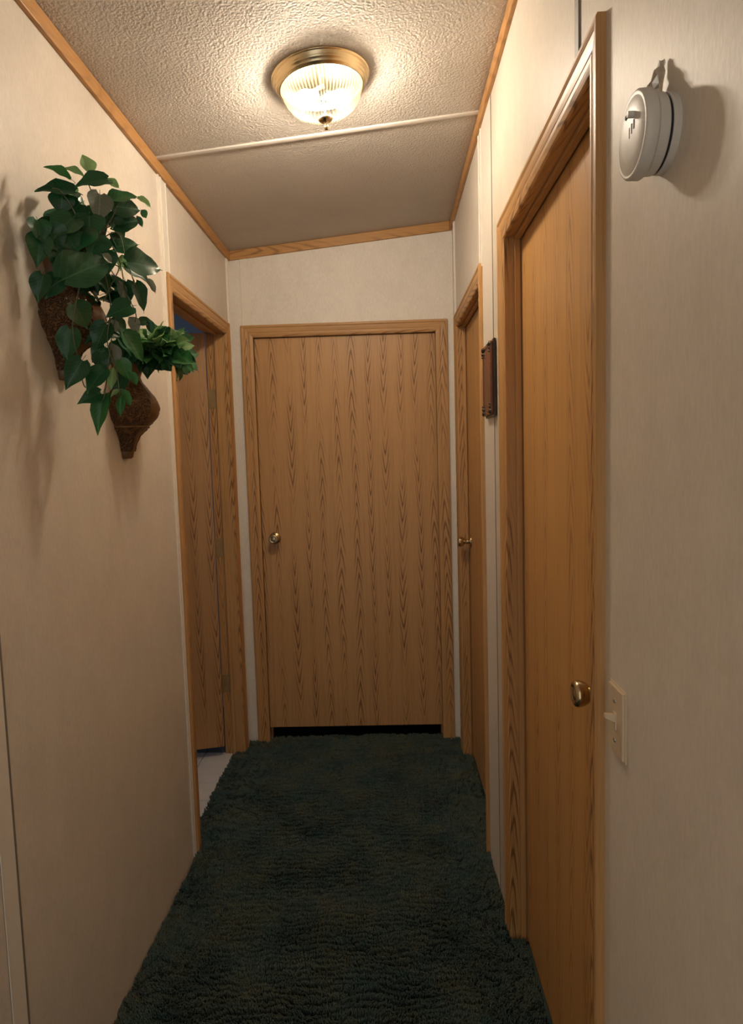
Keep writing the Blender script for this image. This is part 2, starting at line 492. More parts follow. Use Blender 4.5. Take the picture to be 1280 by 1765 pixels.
# end door: local x = world x
r, _ = door('door_1', 'closed oak veneer door at the end of the hallway', (0, D, 0), 0.0, ED[0], ED[1], ED[2],
            .012, -.566, 1.022, OSLAB, slab_bottom=.052)
# right-hand doors: local x = -y, local y = +x
door('door_2', 'closed oak door on the right nearest the end wall', (B, 0, 0), -PI / 2, -RF[1], -RF[0], RF[2],
     .036, -(RF[1] - CW - .058), 1.015, OSLAB2, slab_bottom=-.002)
door('door_3', 'tall near oak door on the right beside the light switch', (B, 0, 0), -PI / 2, -RN[1], -RN[0], RN[2],
     .042, -(RN[0] + CW + .060), .985, OSLAB2, slab_bottom=-.012)
# bathroom door: local x = +y, local y = -x
r4, (j0, j1, jt) = door('door_4', 'oak bathroom door on the left standing open inward', (-A, 0, 0), PI / 2, LD[0], LD[1], LD[2],
                        .055, None, None, OSLAB3, closed=False)
OPEN = math.radians(76)
sl_w = j1 - j0 - .008
bm = bmesh.new(); bm_box(bm, -sl_w, 0, -.035, 0, .035, jt - .004)
slab = obj('slab', bm, OSLAB3, r4, bevel=.001)
slab.location = (j1 - .0045, WT + .003, 0)
slab.rotation_euler = (0, 0, -OPEN)
# closed pose spans -x; opening swings the free edge into the bathroom (+local y)
k = obj('knob', knob_bm(), MABRASS, slab, smooth=True); k.location = (-sl_w + .06, -.035, 1.0)
for hz in (1.70, 1.0, .335):
    bm = bmesh.new()
    bm_box(bm, j1 - .0022, j1 + .0005, WT - .036, WT + .001, hz - .044, hz + .044)
    R = Matrix.Translation((j1 - .0045, WT + .0045, 0))
    for q in range(5):
        bm_lathe(bm, [(0, hz - .044 + q * .0177), (.0048, hz - .044 + q * .0177), (.0048, hz - .0275 + q * .0177), (0, hz - .0275 + q * .0177)], 10, R)
    for sz in (-.03, 0, .03):
        bm_lathe(bm, [(.0035, 0), (.0035, .001), (0, .0014)], 8, Matrix.Translation((j1 - .0022, WT - .018 - abs(sz) * .2, hz + sz)) @ Matrix.Rotation(-PI / 2, 4, 'Y'))
    h = obj('hinge', bm, MHINGE, r4); h['label'] = 'brass butt hinge'

# ------------------------------------------------------------------ carpet
def vnoise(x, y, seed):
    """smooth value noise on arrays"""
    xi = np.floor(x).astype(np.int64); yi = np.floor(y).astype(np.int64)
    fx = x - xi; fy = y - yi
    fx = fx * fx * (3 - 2 * fx); fy = fy * fy * (3 - 2 * fy)
    def hsh(a, b):
        h = (a * 374761393 + b * 668265263 + seed * 982451653) & 0xffffffff
        h = ((h ^ (h >> 13)) * 1274126177) & 0xffffffff
        return ((h ^ (h >> 16)) & 0xffff) / 65535.0
    a = hsh(xi, yi); b = hsh(xi + 1, yi); c = hsh(xi, yi + 1); d = hsh(xi + 1, yi + 1)
    return (a * (1 - fx) + b * fx) * (1 - fy) + (c * (1 - fx) + d * fx) * fy
def fbm(x, y, seed):
    return .55 * vnoise(x, y, seed) + .3 * vnoise(x * 2.1, y * 2.1, seed + 1) + .15 * vnoise(x * 4.3, y * 4.3, seed + 2)
def ridge(x, y):
    """short crosswise wrinkles in the trodden middle, loose clumps at the sides"""
    ph = y / .021 + 2.2 * fbm(x * 9, y * 9, 11) + .55 * vnoise(x * 45, y * 45, 17)
    r = np.clip(.95 + 1.05 * np.sin(2 * PI * ph), 0, 1)
    brk = vnoise(x * 26, y * 60, 23)
    mid = np.clip(1.25 - np.abs((x + .2) / .42) ** 2, 0, 1) * (.5 + .5 * np.clip((2.9 - y) / .5, 0, 1))
    cl = fbm(x * 26, y * 26, 31)
    return mid * (r * (.45 + .55 * brk)) + (1 - mid) * np.clip(np.abs(cl - .5) * 9 + .05, 0, 1) * (.6 + .4 * vnoise(x * 11, y * 11, 77))
def carpet():
    rng = np.random.default_rng(5)
    V = []; Fq = []
    # backing
    sx, sy = .012, .012
    step = .0035
    xs = np.arange(-A - .046, B + .034, step); ys = np.arange(1.15, D + .05, step * 1.02)
    X, Y = np.meshgrid(xs, ys); X = X.ravel(); Y = Y.ravel()
    X = X + rng.uniform(-.5, .5, X.size) * step; Y = Y + rng.uniform(-.5, .5, Y.size) * step
    inl = (X > -A + .004) | ((Y > LD[0] + CW) & (Y < LD[1] - CW))
    inr = (X < B - .004) | ((Y > RF[0] + CW) & (Y < RF[1] - CW)) | ((Y > RN[0] + CW) & (Y < RN[1] - CW))
    ine = (Y < D - .004) | ((X > ED[0] + CW) & (X < ED[1] - CW))
    k = inl & inr & ine
    X = X[k]; Y = Y[k]; n = X.size
    Rg = ridge(X, Y)
    hgt = .003 + .024 * Rg + rng.uniform(-.0012, .0012, n)
    lx = (fbm(X * 7, Y * 7, 41) - .5) * .022 + rng.normal(0, .0022, n)
    ly = (fbm(X * 7, Y * 7, 47) - .62) * .026 + rng.normal(0, .0022, n)
    rad = rng.uniform(.0024, .0034, n)
    th = rng.uniform(0, 2 * PI, n)
    z0 = -.030
    P = np.zeros((n, 4, 3))
    for q in range(3):
        P[:, q, 0] = X + rad * np.cos(th + q * 2.0944)
        P[:, q, 1] = Y + rad * np.sin(th + q * 2.0944)
        P[:, q, 2] = z0
    P[:, 3, 0] = X + lx; P[:, 3, 1] = Y + ly; P[:, 3, 2] = z0 + .004 + hgt * 1.05
    # fat three-sided tufts: widened shoulder below the tip
    S = np.zeros((n, 3, 3))
    for q in range(3):
        S[:, q, 0] = X + lx * .72 + rad * .95 * np.cos(th + q * 2.0944 + .5)
        S[:, q, 1] = Y + ly * .72 + rad * .95 * np.sin(th + q * 2.0944 + .5)
        S[:, q, 2] = z0 + .004 + hgt * .78
    allv = np.concatenate([P[:, :3], S, P[:, 3:4]], axis=1)      # 7 verts
    idx = np.arange(n)[:, None, None] * 7
    tri = []
    for q in range(3):
        q2 = (q + 1) % 3
        tri += [(q, q2, 3 + q2), (q, 3 + q2, 3 + q), (3 + q, 3 + q2, 6)]
    tri = np.array(tri)[None] + idx
    verts = allv.reshape(-1, 3); faces = tri.reshape(-1, 3)
    # backing sheet
    bq = []
    def sheet(x0, x1, y0, y1):
        nonlocal verts, faces
        b = len(verts)
        verts = np.concatenate([verts, np.array([(x0, y0, z0 + .001), (x1, y0, z0 + .001), (x1, y1, z0 + .001), (x0, y1, z0 + .001)])])
        faces = np.concatenate([faces, np.array([(b, b + 1, b + 2), (b, b + 2, b + 3)])])
    sheet(-A - .044, B + .06, YB, D + .06)
    me = bpy.data.meshes.new('carpet')
    me.vertices.add(len(verts)); me.vertices.foreach_set('co', verts.astype(np.float32).ravel())
    me.loops.add(faces.size); me.loops.foreach_set('vertex_index', faces.astype(np.int32).ravel())
    me.polygons.add(len(faces))
    me.polygons.foreach_set('loop_start', np.arange(0, faces.size, 3, dtype=np.int32))
    me.polygons.foreach_set('loop_total', np.full(len(faces), 3, dtype=np.int32))
    me.update()
    return me
m, nt, b, o_ = mat_new('dark green shag pile')
tc = N(nt, 'ShaderNodeTexCoord')
n1 = noise(nt, tc.outputs['Object'], 7.0, 4, .6); n2 = noise(nt, tc.outputs['Object'], 38.0, 3); n3 = noise(nt, tc.outputs['Object'], 420, 1)
c = mixc(nt, ramp(nt, n1, .35, .65), (0.066, 0.112, 0.106), (0.132, 0.142, 0.100))
c = mixc(nt, ramp(nt, n2, .4, .7), c, (0.100, 0.132, 0.120))
c = mixc(nt, M(nt, 'MULTIPLY', n3, .5), c, (0.035, 0.055, 0.048))
nt.links.new(c, b.inputs['Base Color']); b.inputs['Roughness'].default_value = .9
b.inputs['Specular IOR Level'].default_value = .0
MCARPET = m
me = carpet(); me.materials.append(MCARPET)
co = bpy.data.objects.new('carpet', me); COL.objects.link(co)
tag(co, 'dark green shag carpet running down the hallway', 'carpet', kind='stuff')

# ------------------------------------------------------------------ ceiling lamp
LC = (-.157, 1.905, zc(-.157))
lamp = empty('ceiling_light', LC)
lamp.rotation_euler = (0, -math.atan(SL), 0)
tag(lamp, 'brass flush ceiling light with a lit ribbed glass bowl', 'ceiling light')
bm = bmesh.new()
prof = [(.060, .0), (.136, .0), (.1375, -.003), (.136, -.006), (.134, -.0068), (.1335, -.009), (.1300, -.019), (.1285, -.0205), (.1285, -.0225),
        (.1265, -.0235), (.1250, -.029), (.1235, -.0305), (.1235, -.0325), (.1215, -.0335), (.1190, -.0385), (.1165, -.0405), (.1135, -.0405), (.1125, -.038), (.1125, -.01), (.02, -.008), (0, -.008)]
bm_lathe(bm, [(r_, h_ * .80) for r_, h_ in prof], 72)
obj('canopy_ring', bm, MBRASS, lamp, smooth=True)
# ribbed glass bowl
m, nt, b, out = mat_new('ribbed glass tinted valleys')
nt.nodes.remove(b)
tc = N(nt, 'ShaderNodeTexCoord'); sp = N(nt, 'ShaderNodeSeparateXYZ'); nt.links.new(tc.outputs['Object'], sp.inputs[0])
ang = M(nt, 'ARCTAN2', sp.outputs[1], sp.outputs[0])
rb_ = M(nt, 'ADD', M(nt, 'MULTIPLY', M(nt, 'COSINE', M(nt, 'MULTIPLY', ang, 66.0)), .5), .5)
rb_ = ramp(nt, rb_, .25, .8)
tr = N(nt, 'ShaderNodeBsdfTransparent'); nt.links.new(mixc(nt, rb_, (.97, .97, .94), (.30, .30, .27)), tr.inputs[0])  # rib valleys tinted dark, refraction shading put into the glass colour
tl = N(nt, 'ShaderNodeBsdfTranslucent'); nt.links.new(mixc(nt, rb_, (.98, .96, .84), (.35, .33, .25)), tl.inputs[0])
gl = N(nt, 'ShaderNodeBsdfGlossy'); gl.inputs['Roughness'].default_value = .10
fr = N(nt, 'ShaderNodeLayerWeight'); fr.inputs[0].default_value = .3
m1 = N(nt, 'ShaderNodeMixShader'); m1.inputs[0].default_value = .006
nt.links.new(tr.outputs[0], m1.inputs[1]); nt.links.new(tl.outputs[0], m1.inputs[2])
m2 = N(nt, 'ShaderNodeMixShader'); nt.links.new(M(nt, 'MULTIPLY', fr.outputs['Fresnel'], .35, clamp=True), m2.inputs[0])
nt.links.new(m1.outputs[0], m2.inputs[1]); nt.links.new(gl.outputs[0], m2.inputs[2])
nt.links.new(m2.outputs[0], out.inputs[0])
MGLASS = m
bm = bmesh.new()
gp = []
for k in range(19):
    t = k / 18 * PI / 2
    gp.append((.1115 * math.cos(t) ** .82 if k < 18 else .006, -.029 - .079 * math.sin(t)))
NR = 66
def rib(r, h, t):
    f = min(1, max(0, (r - .02) / .03))
    return r * (1 - .012 * f * (.5 + .5 * math.cos(NR * t)))
bm_lathe(bm, gp, NR * 4, None, rib)
obj('glass_bowl', bm, MGLASS, lamp, smooth=True)
bm = bmesh.new()
bm_lathe(bm, [(0, -.098), (.005, -.099), (.005, -.1075), (.013, -.1085), (.020, -.111), (.0205, -.1135), (.017, -.117), (.009, -.1205), (.0048, -.123), (.0045, -.129),
              (.0068, -.132), (.0072, -.136), (.0055, -.1395), (.002, -.141), (0, -.1412)], 28)
obj('finial', bm, MBRASS, lamp, smooth=True)
bm = bmesh.new(); bm_lathe(bm, [(0, -.105), (.0025, -.105), (.0025, -.006), (0, -.006)], 8)
obj('centre_rod', bm, MSTEEL, lamp)
m, nt, b, out = mat_new('lit bulb')
nt.nodes.remove(b); em = N(nt, 'ShaderNodeEmission'); em.inputs[0].default_value = (1.0, .87, .735, 1); em.inputs[1].default_value = BULB_STRENGTH
nt.links.new(em.outputs[0], out.inputs[0]); MBULB = m
for s, yy in ((-1, -.012), (1, .012)):
    bm = bmesh.new()
    bm_lathe(bm, [(0, .030), (.013, .027), (.022, .017), (.0255, .004), (.022, -.010), (.015, -.022), (.0125, -.034)], 14)
    bb = obj('bulb', bm, MBULB, lamp, smooth=True)
    bb.location = (s * .046, yy, -.059); bb.rotation_euler = (0, s * 1.9, 0)
    bm = bmesh.new(); bm_lathe(bm, [(.0125, -.034), (.0150, -.036), (.0150, -.058), (0, -.06)], 14)
    ss = obj('socket', bm, MSTEEL, lamp, smooth=False); ss.location = bb.location; ss.rotation_euler = bb.rotation_euler

# ------------------------------------------------------------------ smoke detector on the right wall
sd = empty('smoke_detector', (B, .805, 1.775), -PI / 2)
sd.scale = (.83, .93, .83)
tag(sd, 'round yellowed-white smoke detector on the near right wall', 'smoke detector')
R = Matrix.Rotation(PI / 2, 4, 'X')
bm = bmesh.new(); bm_lathe(bm, [(0, 0), (.0515, 0), (.0515, .0075), (.0505, .009), (0, .009)], 56, R)
obj('back_plate', bm, MWHITEP, sd)
bm = bmesh.new(); bm_lathe(bm, [(.0485, .008), (.0485, .013)], 48, R); obj('vent_gap', bm, MDARK, sd)
bm = bmesh.new(); bm_lathe(bm, [(0, .0125), (.0510, .0125), (.0520, .014), (.0528, .026), (.0520, .027)], 56, R)
obj('body', bm, MWHITEP, sd)
bm = bmesh.new(); bm_lathe(bm, [(.050, .026), (.0555, .0265), (.0575, .029), (.0570, .0405), (.0545, .0430), (.0525, .0432), (.0505, .0425), (.049, .0432), (.030, .0452), (0, .0460)], 64, R)
obj('front_cover', bm, MWHITEP, sd, smooth=True)
bm = bmesh.new(); bm_lathe(bm, [(.0046, .044), (.0046, .0515), (.0038, .0525), (0, .0528)], 20, R @ Matrix.Translation((.024, -.024, 0)) if False else Matrix.Translation((.014, 0, .022)) @ R)
obj('test_button', bm, MWHITEP, sd, smooth=False)
bm = bmesh.new(); bm_lathe(bm, [(.0038, .0455), (.0030, .0462), (0, .0462)], 16, Matrix.Translation((-.012, 0, .030)) @ R)
obj('indicator_light', bm, MDARK, sd)
bm = bmesh.new()
for q in range(3):
    bm_box(bm, .000 + q * .008, .0025 + q * .008, -.0462, -.0440, -.004 + .003 * q, .010 + .002 * q)
obj('sounder_slots', bm, plain('grey slot', (.30, .28, .25), .7), sd)
# peeling foil tab above it
rng = random.Random(3)
bm = bmesh.new(); gv = []
for i in range(7):
    row = []
    for j in range(5):
        u = j / 4; v = i / 6
        w = .024 * (1 - .78 * v)
        row.append(bm.verts.new((.010 * (1 - v) * (u - .3) + rng.uniform(-.003, .003), -.001 - u * w - rng.uniform(0, .003), .036 * v + rng.uniform(-.0016, .0016))))
    gv.append(row)
for i in range(6):
    for j in range(4): bm.faces.new((gv[i][j], gv[i][j + 1], gv[i + 1][j + 1], gv[i + 1][j]))
ft = obj('foil_tab', bm, plain('crumpled silver foil', (.72, .66, .58), .28, .85, var=.2, scale=150))
ft.location = (B, .806, 1.8205); ft.rotation_euler = (0, 0, -PI / 2)
md = ft.modifiers.new('solid', 'SOLIDIFY'); md.thickness = .0008
tag(ft, 'crumpled silver tab sticking up behind the smoke detector', 'foil')

# ------------------------------------------------------------------ light switch
sw = empty('light_switch', (B, .955, 1.010), -PI / 2)
tag(sw, 'ivory toggle light switch beside the near door casing', 'light switch')
bm = bmesh.new()
w, h = .0335, .053
v = bm_box(bm, -w, w, -.0055, 0.0005, -h, h)
bmesh.ops.bevel(bm, geom=[e for e in bm.edges if all(q.co.y < -.005 for q in e.verts)], offset=.0035, segments=3, affect='EDGES')
obj('plate', bm, MIVORY, sw)
bm = bmesh.new()
bm_hexa(bm, ((-.005, -.004, -.003), (.005, -.004, -.003), (.005, -.004, .009), (-.005, -.004, .009),
             (-.0042, -.0215, .005), (.0042, -.0215, .005), (.0042, -.0205, .0115), (-.0042, -.0205, .0115)))
obj('toggle', bm, MIVORY, sw, bevel=.001)
bm = bmesh.new(); bm_box(bm, -.0062, .0062, -.0072, -.004, -.013, .013); obj('toggle_collar', bm, MIVORY, sw, bevel=.0008)
for zz in (.030, -.030):
    bm = bmesh.new(); bm_lathe(bm, [(.0034, .005), (.0034, .0062), (.0022, .0074), (0, .0076)], 16, Matrix.Translation((0, 0, zz)) @ R)
    obj('screw', bm, MSTEEL, sw, smooth=True)

# ------------------------------------------------------------------ plaque between the right-hand doors
pf = empty('picture_plaque', (B - .0022, 2.072, 1.638), -PI / 2)
tag(pf, 'small dark wood picture plaque hanging between the right-hand doors', 'picture')
MPW = oak('dark walnut', 'Z', base=(.16, .06, .035), dark=(.05, .018, .012), strip=.05, rough=.25)
MPB = plain('near black wood', (.03, .018, .014), .3)
bm = bmesh.new(); bm_box(bm, -.084, .084, -.009, 0, -.115, .115); obj('back_board', bm, MPB, pf, bevel=.003)
bm = bmesh.new(); bm_box(bm, -.072, .072, -.016, -.009, -.103, .103); obj('panel', bm, MPW, pf, bevel=.003)
for (xa, xb, za, zb) in ((-.078, -.066, -.108, .108), (.066, .078, -.108, .108), (-.066, .066, -.108, -.096), (-.066, .066, .096, .108)):
    bm = bmesh.new(); bm_box(bm, xa, xb, -.018, -.008, za, zb); obj('frame_moulding', bm, MPW, pf, bevel=.003)
for sx in (-1, 1):
    for sz in (-1, 1):
        bm = bmesh.new()
        for (dx, dz, rr) in ((0, 0, .009), (-.013, 0, .006), (0, -.013, .006), (-.022, 0, .004), (0, -.022, .004)):
            bm_lathe(bm, [(rr, .015), (rr * .95, .018), (rr * .6, .0215), (0, .0225)], 10, Matrix.Translation((sx * (.070 + dx), 0, sz * (.100 + dz))) @ R)
        obj('corner_ornament', bm, MPB, pf, smooth=True)

# ------------------------------------------------------------------ wall planters
m, nt, b, o_ = mat_new('brown carved resin')
tc = N(nt, 'ShaderNodeTexCoord')
wv = N(nt, 'ShaderNodeTexWave', wave_type='BANDS', bands_direction='DIAGONAL')
nt.links.new(tc.outputs['Object'], wv.inputs['Vector'])
wv.inputs['Scale'].default_value = 46; wv.inputs['Distortion'].default_value = 14; wv.inputs['Detail'].default_value = 2.5; wv.inputs['Detail Scale'].default_value = 1.6
n1 = noise(nt, tc.outputs['Object'], 30, 3)
c = mixc(nt, wv.outputs[1], (.055, .022, .007), (.23, .105, .032))
c = mixc(nt, M(nt, 'MULTIPLY', n1, .6), c, (.10, .045, .014))
nt.links.new(c, b.inputs['Base Color']); b.inputs['Roughness'].default_value = .42
bump(nt, b, wv.outputs[1], .9, .004)
MCARVE = m
MRESIN = plain('smooth brown resin', (.16, .078, .024), .36, var=.28, scale=26)
PPROF = [(.0, .000), (.015, .000), (.019, .004), (.022, .020), (.028, .045), (.038, .066), (.052, .080), (.056, .086), (.055, .090),
         (.066, .098), (.079, .115), (.085, .135), (.083, .155), (.074, .175), (.060, .195), (.050, .212), (.046, .226), (.050, .242), (.062, .262), (.076, .280), (.083, .290)]
def planter(y, z, label):
    root = empty('wall_planter', (-A, y, z), PI / 2)
    tag(root, label, 'wall planter', 'carved wall planters')
    # local: +y into the wall after rotation, so the half round faces -y
    bm = bmesh.new()
    rings = bm_lathe(bm, PPROF, 40, None, lambda r, h, t: r * (1 + .20 * max(0, -math.sin(t)) ** 2), PI, 2 * PI)
    obj('body', bm, MRESIN, root, smooth=True)
    bm = bmesh.new()      # flat back and soil
    prev = None
    for r, h in PPROF:
        a, c2 = bm.verts.new((-r, -.0005, h)), bm.verts.new((r, -.0005, h))
        if prev and r > 0: 
            if prev[2] > 0: bm.faces.new((prev[0], prev[1], c2, a))
        prev = (a, c2, r)
    obj('back_panel', bm, MRESIN, root)
    bm = bmesh.new(); c0 = bm.verts.new((0, -.001, .272)); pv = None
    for k in range(21):
        t = PI + PI * k / 20; q = bm.verts.new((.066 * math.cos(t), .066 * 1.2 * math.sin(t), .272))
        if pv: bm.faces.new((c0, pv, q))
        pv = q
    obj('soil', bm, plain('dark moss', (.03, .022, .012), .9, var=.4), root)
    sub = [p for p in PPROF if .012 < p[1] < .215]
    for a0, a1 in ((PI, PI * 1.40), (PI * 1.60, 2 * PI)):
        bm = bmesh.new()
        fine = []
        for i in range(len(sub) - 1):
            for q in range(3):
                f = q / 3; fine.append((sub[i][0] * (1 - f) + sub[i + 1][0] * f, sub[i][1] * (1 - f) + sub[i + 1][1] * f))
        def rf(r, h, t):
            e = min(1, max(0, min(t - a0, a1 - t)) / .12) if a0 != PI else min(1, max(0, a1 - t) / .12)
            if a1 == 2 * PI: e = min(1, max(0, t - a0) / .12)
            g = .0032 + .0016 * math.sin(t * 31 + 4 * math.sin(h * 90)) + .0014 * math.sin(h * 260 + 3 * math.sin(t * 9))
            return r * (1 + .20 * max(0, -math.sin(t)) ** 2) + g * e
        bm_lathe(bm, fine, 40, None, rf, a0, a1)
        obj('carved_panel', bm, MCARVE, root, smooth=True)
    bm = bmesh.new()      # raised band at the waist
    bm_lathe(bm, [(.054, .083), (.0605, .085), (.061, .089), (.056, .092)], 40, None, lambda r, h, t: r * (1 + .20 * max(0, -math.sin(t)) ** 2), PI, 2 * PI)
    obj('waist_band', bm, MRESIN, root, smooth=True)
    return root
planter(1.505, 1.605, 'upper carved brown wall planter, nearer and mostly hidden by ivy')
planter(1.835, 1.425, 'lower carved brown urn-shaped wall planter, farther and fully lit')

# ------------------------------------------------------------------ ivy
def leaf_mat(name, c0, c1, vein, rough=.34, trans=.28):
    m, nt, b, o_ = mat_new(name)
    tc = N(nt, 'ShaderNodeTexCoord'); sp = N(nt, 'ShaderNodeSeparateXYZ'); nt.links.new(tc.outputs['Object'], sp.inputs[0])
    x, y, z = sp.outputs
    oi = N(nt, 'ShaderNodeObjectInfo')
    ax = M(nt, 'ABSOLUTE', x)
    mid = M(nt, 'SUBTRACT', 1.0, ramp(nt, ax, .008, .028))
    s = M(nt, 'SINE', M(nt, 'MULTIPLY', M(nt, 'SUBTRACT', y, M(nt, 'MULTIPLY', ax, .75)), 44.0))
    sv = M(nt, 'MULTIPLY', ramp(nt, s, .90, 1.0), .5)
    n1 = noise(nt, tc.outputs['Object'], 5.0, 3)
    c = mixc(nt, M(nt, 'ADD', M(nt, 'MULTIPLY', oi.outputs['Random'], .7), M(nt, 'MULTIPLY', n1, .4)), c0, c1)
    c = mixc(nt, M(nt, 'MAXIMUM', M(nt, 'MULTIPLY', mid, .8), sv), c, vein)
    nt.links.new(c, b.inputs['Base Color']); b.inputs['Roughness'].default_value = rough
    b.inputs['Specular IOR Level'].default_value = .5
    tr = N(nt, 'ShaderNodeBsdfTranslucent'); nt.links.new(c, tr.inputs[0])
    mx = N(nt, 'ShaderNodeMixShader'); mx.inputs[0].default_value = trans
    nt.links.new(b.outputs[0], mx.inputs[1]); nt.links.new(tr.outputs[0], mx.inputs[2]); nt.links.new(mx.outputs[0], o_.inputs[0])
    bump(nt, b, M(nt, 'MAXIMUM', mid, sv), -.4, .02)
    return m
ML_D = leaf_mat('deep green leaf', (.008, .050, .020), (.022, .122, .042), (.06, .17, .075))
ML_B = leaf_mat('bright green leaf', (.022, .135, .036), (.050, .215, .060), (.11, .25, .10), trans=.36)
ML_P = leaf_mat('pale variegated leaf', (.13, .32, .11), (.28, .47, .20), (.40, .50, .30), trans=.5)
ML_G = leaf_mat('grey leaf underside', (.15, .18, .13), (.24, .26, .20), (.3, .33, .25), .5)
def leaf_mesh(name, mat, shape, fold, curl, twist=0.0):
    """unit leaf: y from 0 (stalk) to 1 (tip), x within +-.5"""
    bm = bmesh.new(); rows = []
    heart = [(0, .30), (.06, .70), (.16, .94), (.28, 1.0), (.42, .93), (.56, .76), (.70, .53), (.82, .30), (.92, .12), (1.0, .0)]
    oval = [(0, .10), (.10, .48), (.22, .80), (.36, .98), (.48, 1.0), (.60, .90), (.72, .70), (.83, .45), (.93, .18), (1.0, 0)]
    pr = heart if shape == 'heart' else oval
    for y, w in pr:
        row = []
        for s in (-1, -.5, 0, .5, 1):
            x = .5 * w * s
            yy = y - (.10 * abs(s) ** 2 if shape == 'heart' and y < .2 else 0) * (1 - y / .2 if y < .2 else 0)
            zz = fold * abs(x) - curl * (y ** 2) + .03 * math.sin(y * 13 + s * 2) * abs(s) + twist * x * y
            row.append(bm.verts.new((x, yy, zz)))
        rows.append(row)
    for i in range(len(rows) - 1):
        for j in range(4):
            a, b_, c_, d = rows[i][j], rows[i][j + 1], rows[i + 1][j + 1], rows[i + 1][j]
            bm.faces.new((a, b_, c_, d))
    bmesh.ops.remove_doubles(bm, verts=bm.verts, dist=1e-4)
    # short stalk
    pts = [(0, .02, 0), (0, -.10, .0), (0, -.22, -.05)]
    bm_tube(bm, pts, .012, 4)
    me = bpy.data.meshes.new(name); bm.to_mesh(me); bm.free(); me.materials.append(mat)
    for p in me.polygons: p.use_smooth = True
    return me
LM = {}
for key, mt in (('D', ML_D), ('B', ML_B), ('P', ML_P), ('G', ML_G)):
    LM[key] = [leaf_mesh('leaf_' + key, mt, 'heart', .25, .16), leaf_mesh('leaf_' + key, mt, 'heart', .42, .30, .2), leaf_mesh('leaf_' + key, mt, 'oval', .30, .22, -.2)]
def add_leaf(root, base, tip, wr, key='D', nrm=(.45, -.62, .60), var=None, rng=random):
    base = Vector(base); tip = Vector(tip); y = tip - base; L = y.length; y.normalize()
    n = Vector(nrm); n = n - y * n.dot(y)
    if n.length < 1e-3: n = y.orthogonal()
    n.normalize(); x = y.cross(n).normalized()
    i = rng.randrange(3) if var is None else var
    o = bpy.data.objects.new('leaf', LM[key][i]); COL.objects.link(o); o.parent = root
    mw = Matrix(((x.x * L * wr, y.x * L, n.x * L, base.x), (x.y * L * wr, y.y * L, n.y * L, base.y), (x.z * L * wr, y.z * L, n.z * L, base.z), (0, 0, 0, 1)))
    o.matrix_basis = root_inv[root.name] @ mw
    return o
root_inv = {}
ivy = empty('artificial_ivy', (-A + .05, 1.505, 1.885))
tag(ivy, 'long trailing silk ivy with dark heart leaves in the upper planter', 'ivy', 'silk ivy in the wall planters')
ivy2 = empty('artificial_ivy', (-A + .06, 1.835, 1.705))
tag(ivy2, 'compact bunch of pale variegated silk ivy in the lower planter', 'ivy', 'silk ivy in the wall planters')
for q in (ivy, ivy2): root_inv[q.name] = Matrix.Translation(-Vector(q.location))
rl = random.Random(11)
def yn(px): return 1.36 + (px - 60) * .00085
def Lf(bx, by, tx, ty, w, key='D', dyb=0.0, dyt=0.0, var=None, nrm=None):
    """leaf from its stalk and tip as seen in the photograph, hung at the ivy's own distance"""
    pb = atY(bx, by, yn(bx) + dyb); pt = atY(tx, ty, yn(tx) + dyt)
    for p in (pb, pt): p.x = max(p.x, -A + .008)
    L2 = math.hypot(tx - bx, ty - by)
    if nrm is None: nrm = (.40 + rl.uniform(-.25, .25), -.70, .45 + rl.uniform(-.3, .3))
    # width relative to length in space
    wpx = w / max(L2, 1) * (L2 / F * yn(bx)) / (pt - pb).length
    add_leaf(ivy, pb, pt, min(1.25, wpx * 1.22), key, nrm, var, rl)
def za(x, y): return 40 + x / 4.923, 250 + y / 4.923
def zb(x, y): return 100 + x / 4.923, 520 + y / 4.923
def put(zf, b, t, w, key='D', **k):
    bx, by = zf(*b); tx, ty = zf(*t); Lf(bx, by, tx, ty, w / 4.923, key, **k)
UPN = (.3, -.55, .75)
put(za, (575, 240), (512, 70), 115, 'P', var=2)
put(za, (405, 290), (195, 155), 105, 'B', var=2)
put(za, (512, 262), (345, 175), 90, 'P', var=2)
put(za, (440, 400), (105, 345), 165, 'D', var=0)
put(za, (715, 300), (440, 312), 160, 'D', var=0, dyb=-.03, dyt=-.03)
put(za, (810, 365), (690, 270), 75, 'P', var=2)
put(za, (760, 470), (980, 400), 165, 'B', var=0, dyb=-.03, dyt=-.03)
put(za, (750, 520), (1015, 535), 185, 'D', var=0)
put(za, (650, 420), (645, 645), 170, 'G', var=0, dyb=-.02, dyt=-.04)
put(za, (960, 450), (1100, 515), 60, 'P', var=2)
put(za, (740, 690), (1010, 610), 170, 'D', var=0)
put(za, (760, 640), (880, 790), 120, 'D', var=1)
put(za, (1000, 550), (1050, 618), 55, 'B', var=2)
put(za, (960, 600), (1018, 695), 40, 'D', var=2)
put(za, (330, 420), (320, 595), 200, 'D', var=0)
put(za, (430, 330), (370, 430), 110, 'P', var=2, dyb=.03, dyt=.03)
put(za, (330, 640), (205, 568), 60, 'D', var=2)
put(za, (375, 700), (90, 720), 170, 'D', var=0)
put(za, (250, 660), (70, 850), 120, 'D', var=1)
put(za, (380, 560), (650, 700), 250, 'D', var=0)
put(za, (520, 560), (700, 830), 250, 'D', var=0)
put(za, (480, 500), (300, 660), 200, 'D', var=0)
put(za, (610, 640), (705, 780), 40, 'G', var=2)
put(za, (760, 870), (992, 820), 145, 'D', var=0)
put(za, (740, 760), (840, 900), 100, 'D', var=1)
put(za, (890, 1000), (1195, 1032), 235, 'D', var=0, dyb=-.03, dyt=-.03)
put(za, (860, 1040), (1110, 1140), 170, 'D', var=1)
put(za, (950, 1170), (1045, 1420), 115, 'D', var=0)
put(za, (1030, 1130), (1140, 1250), 50, 'G', var=2)
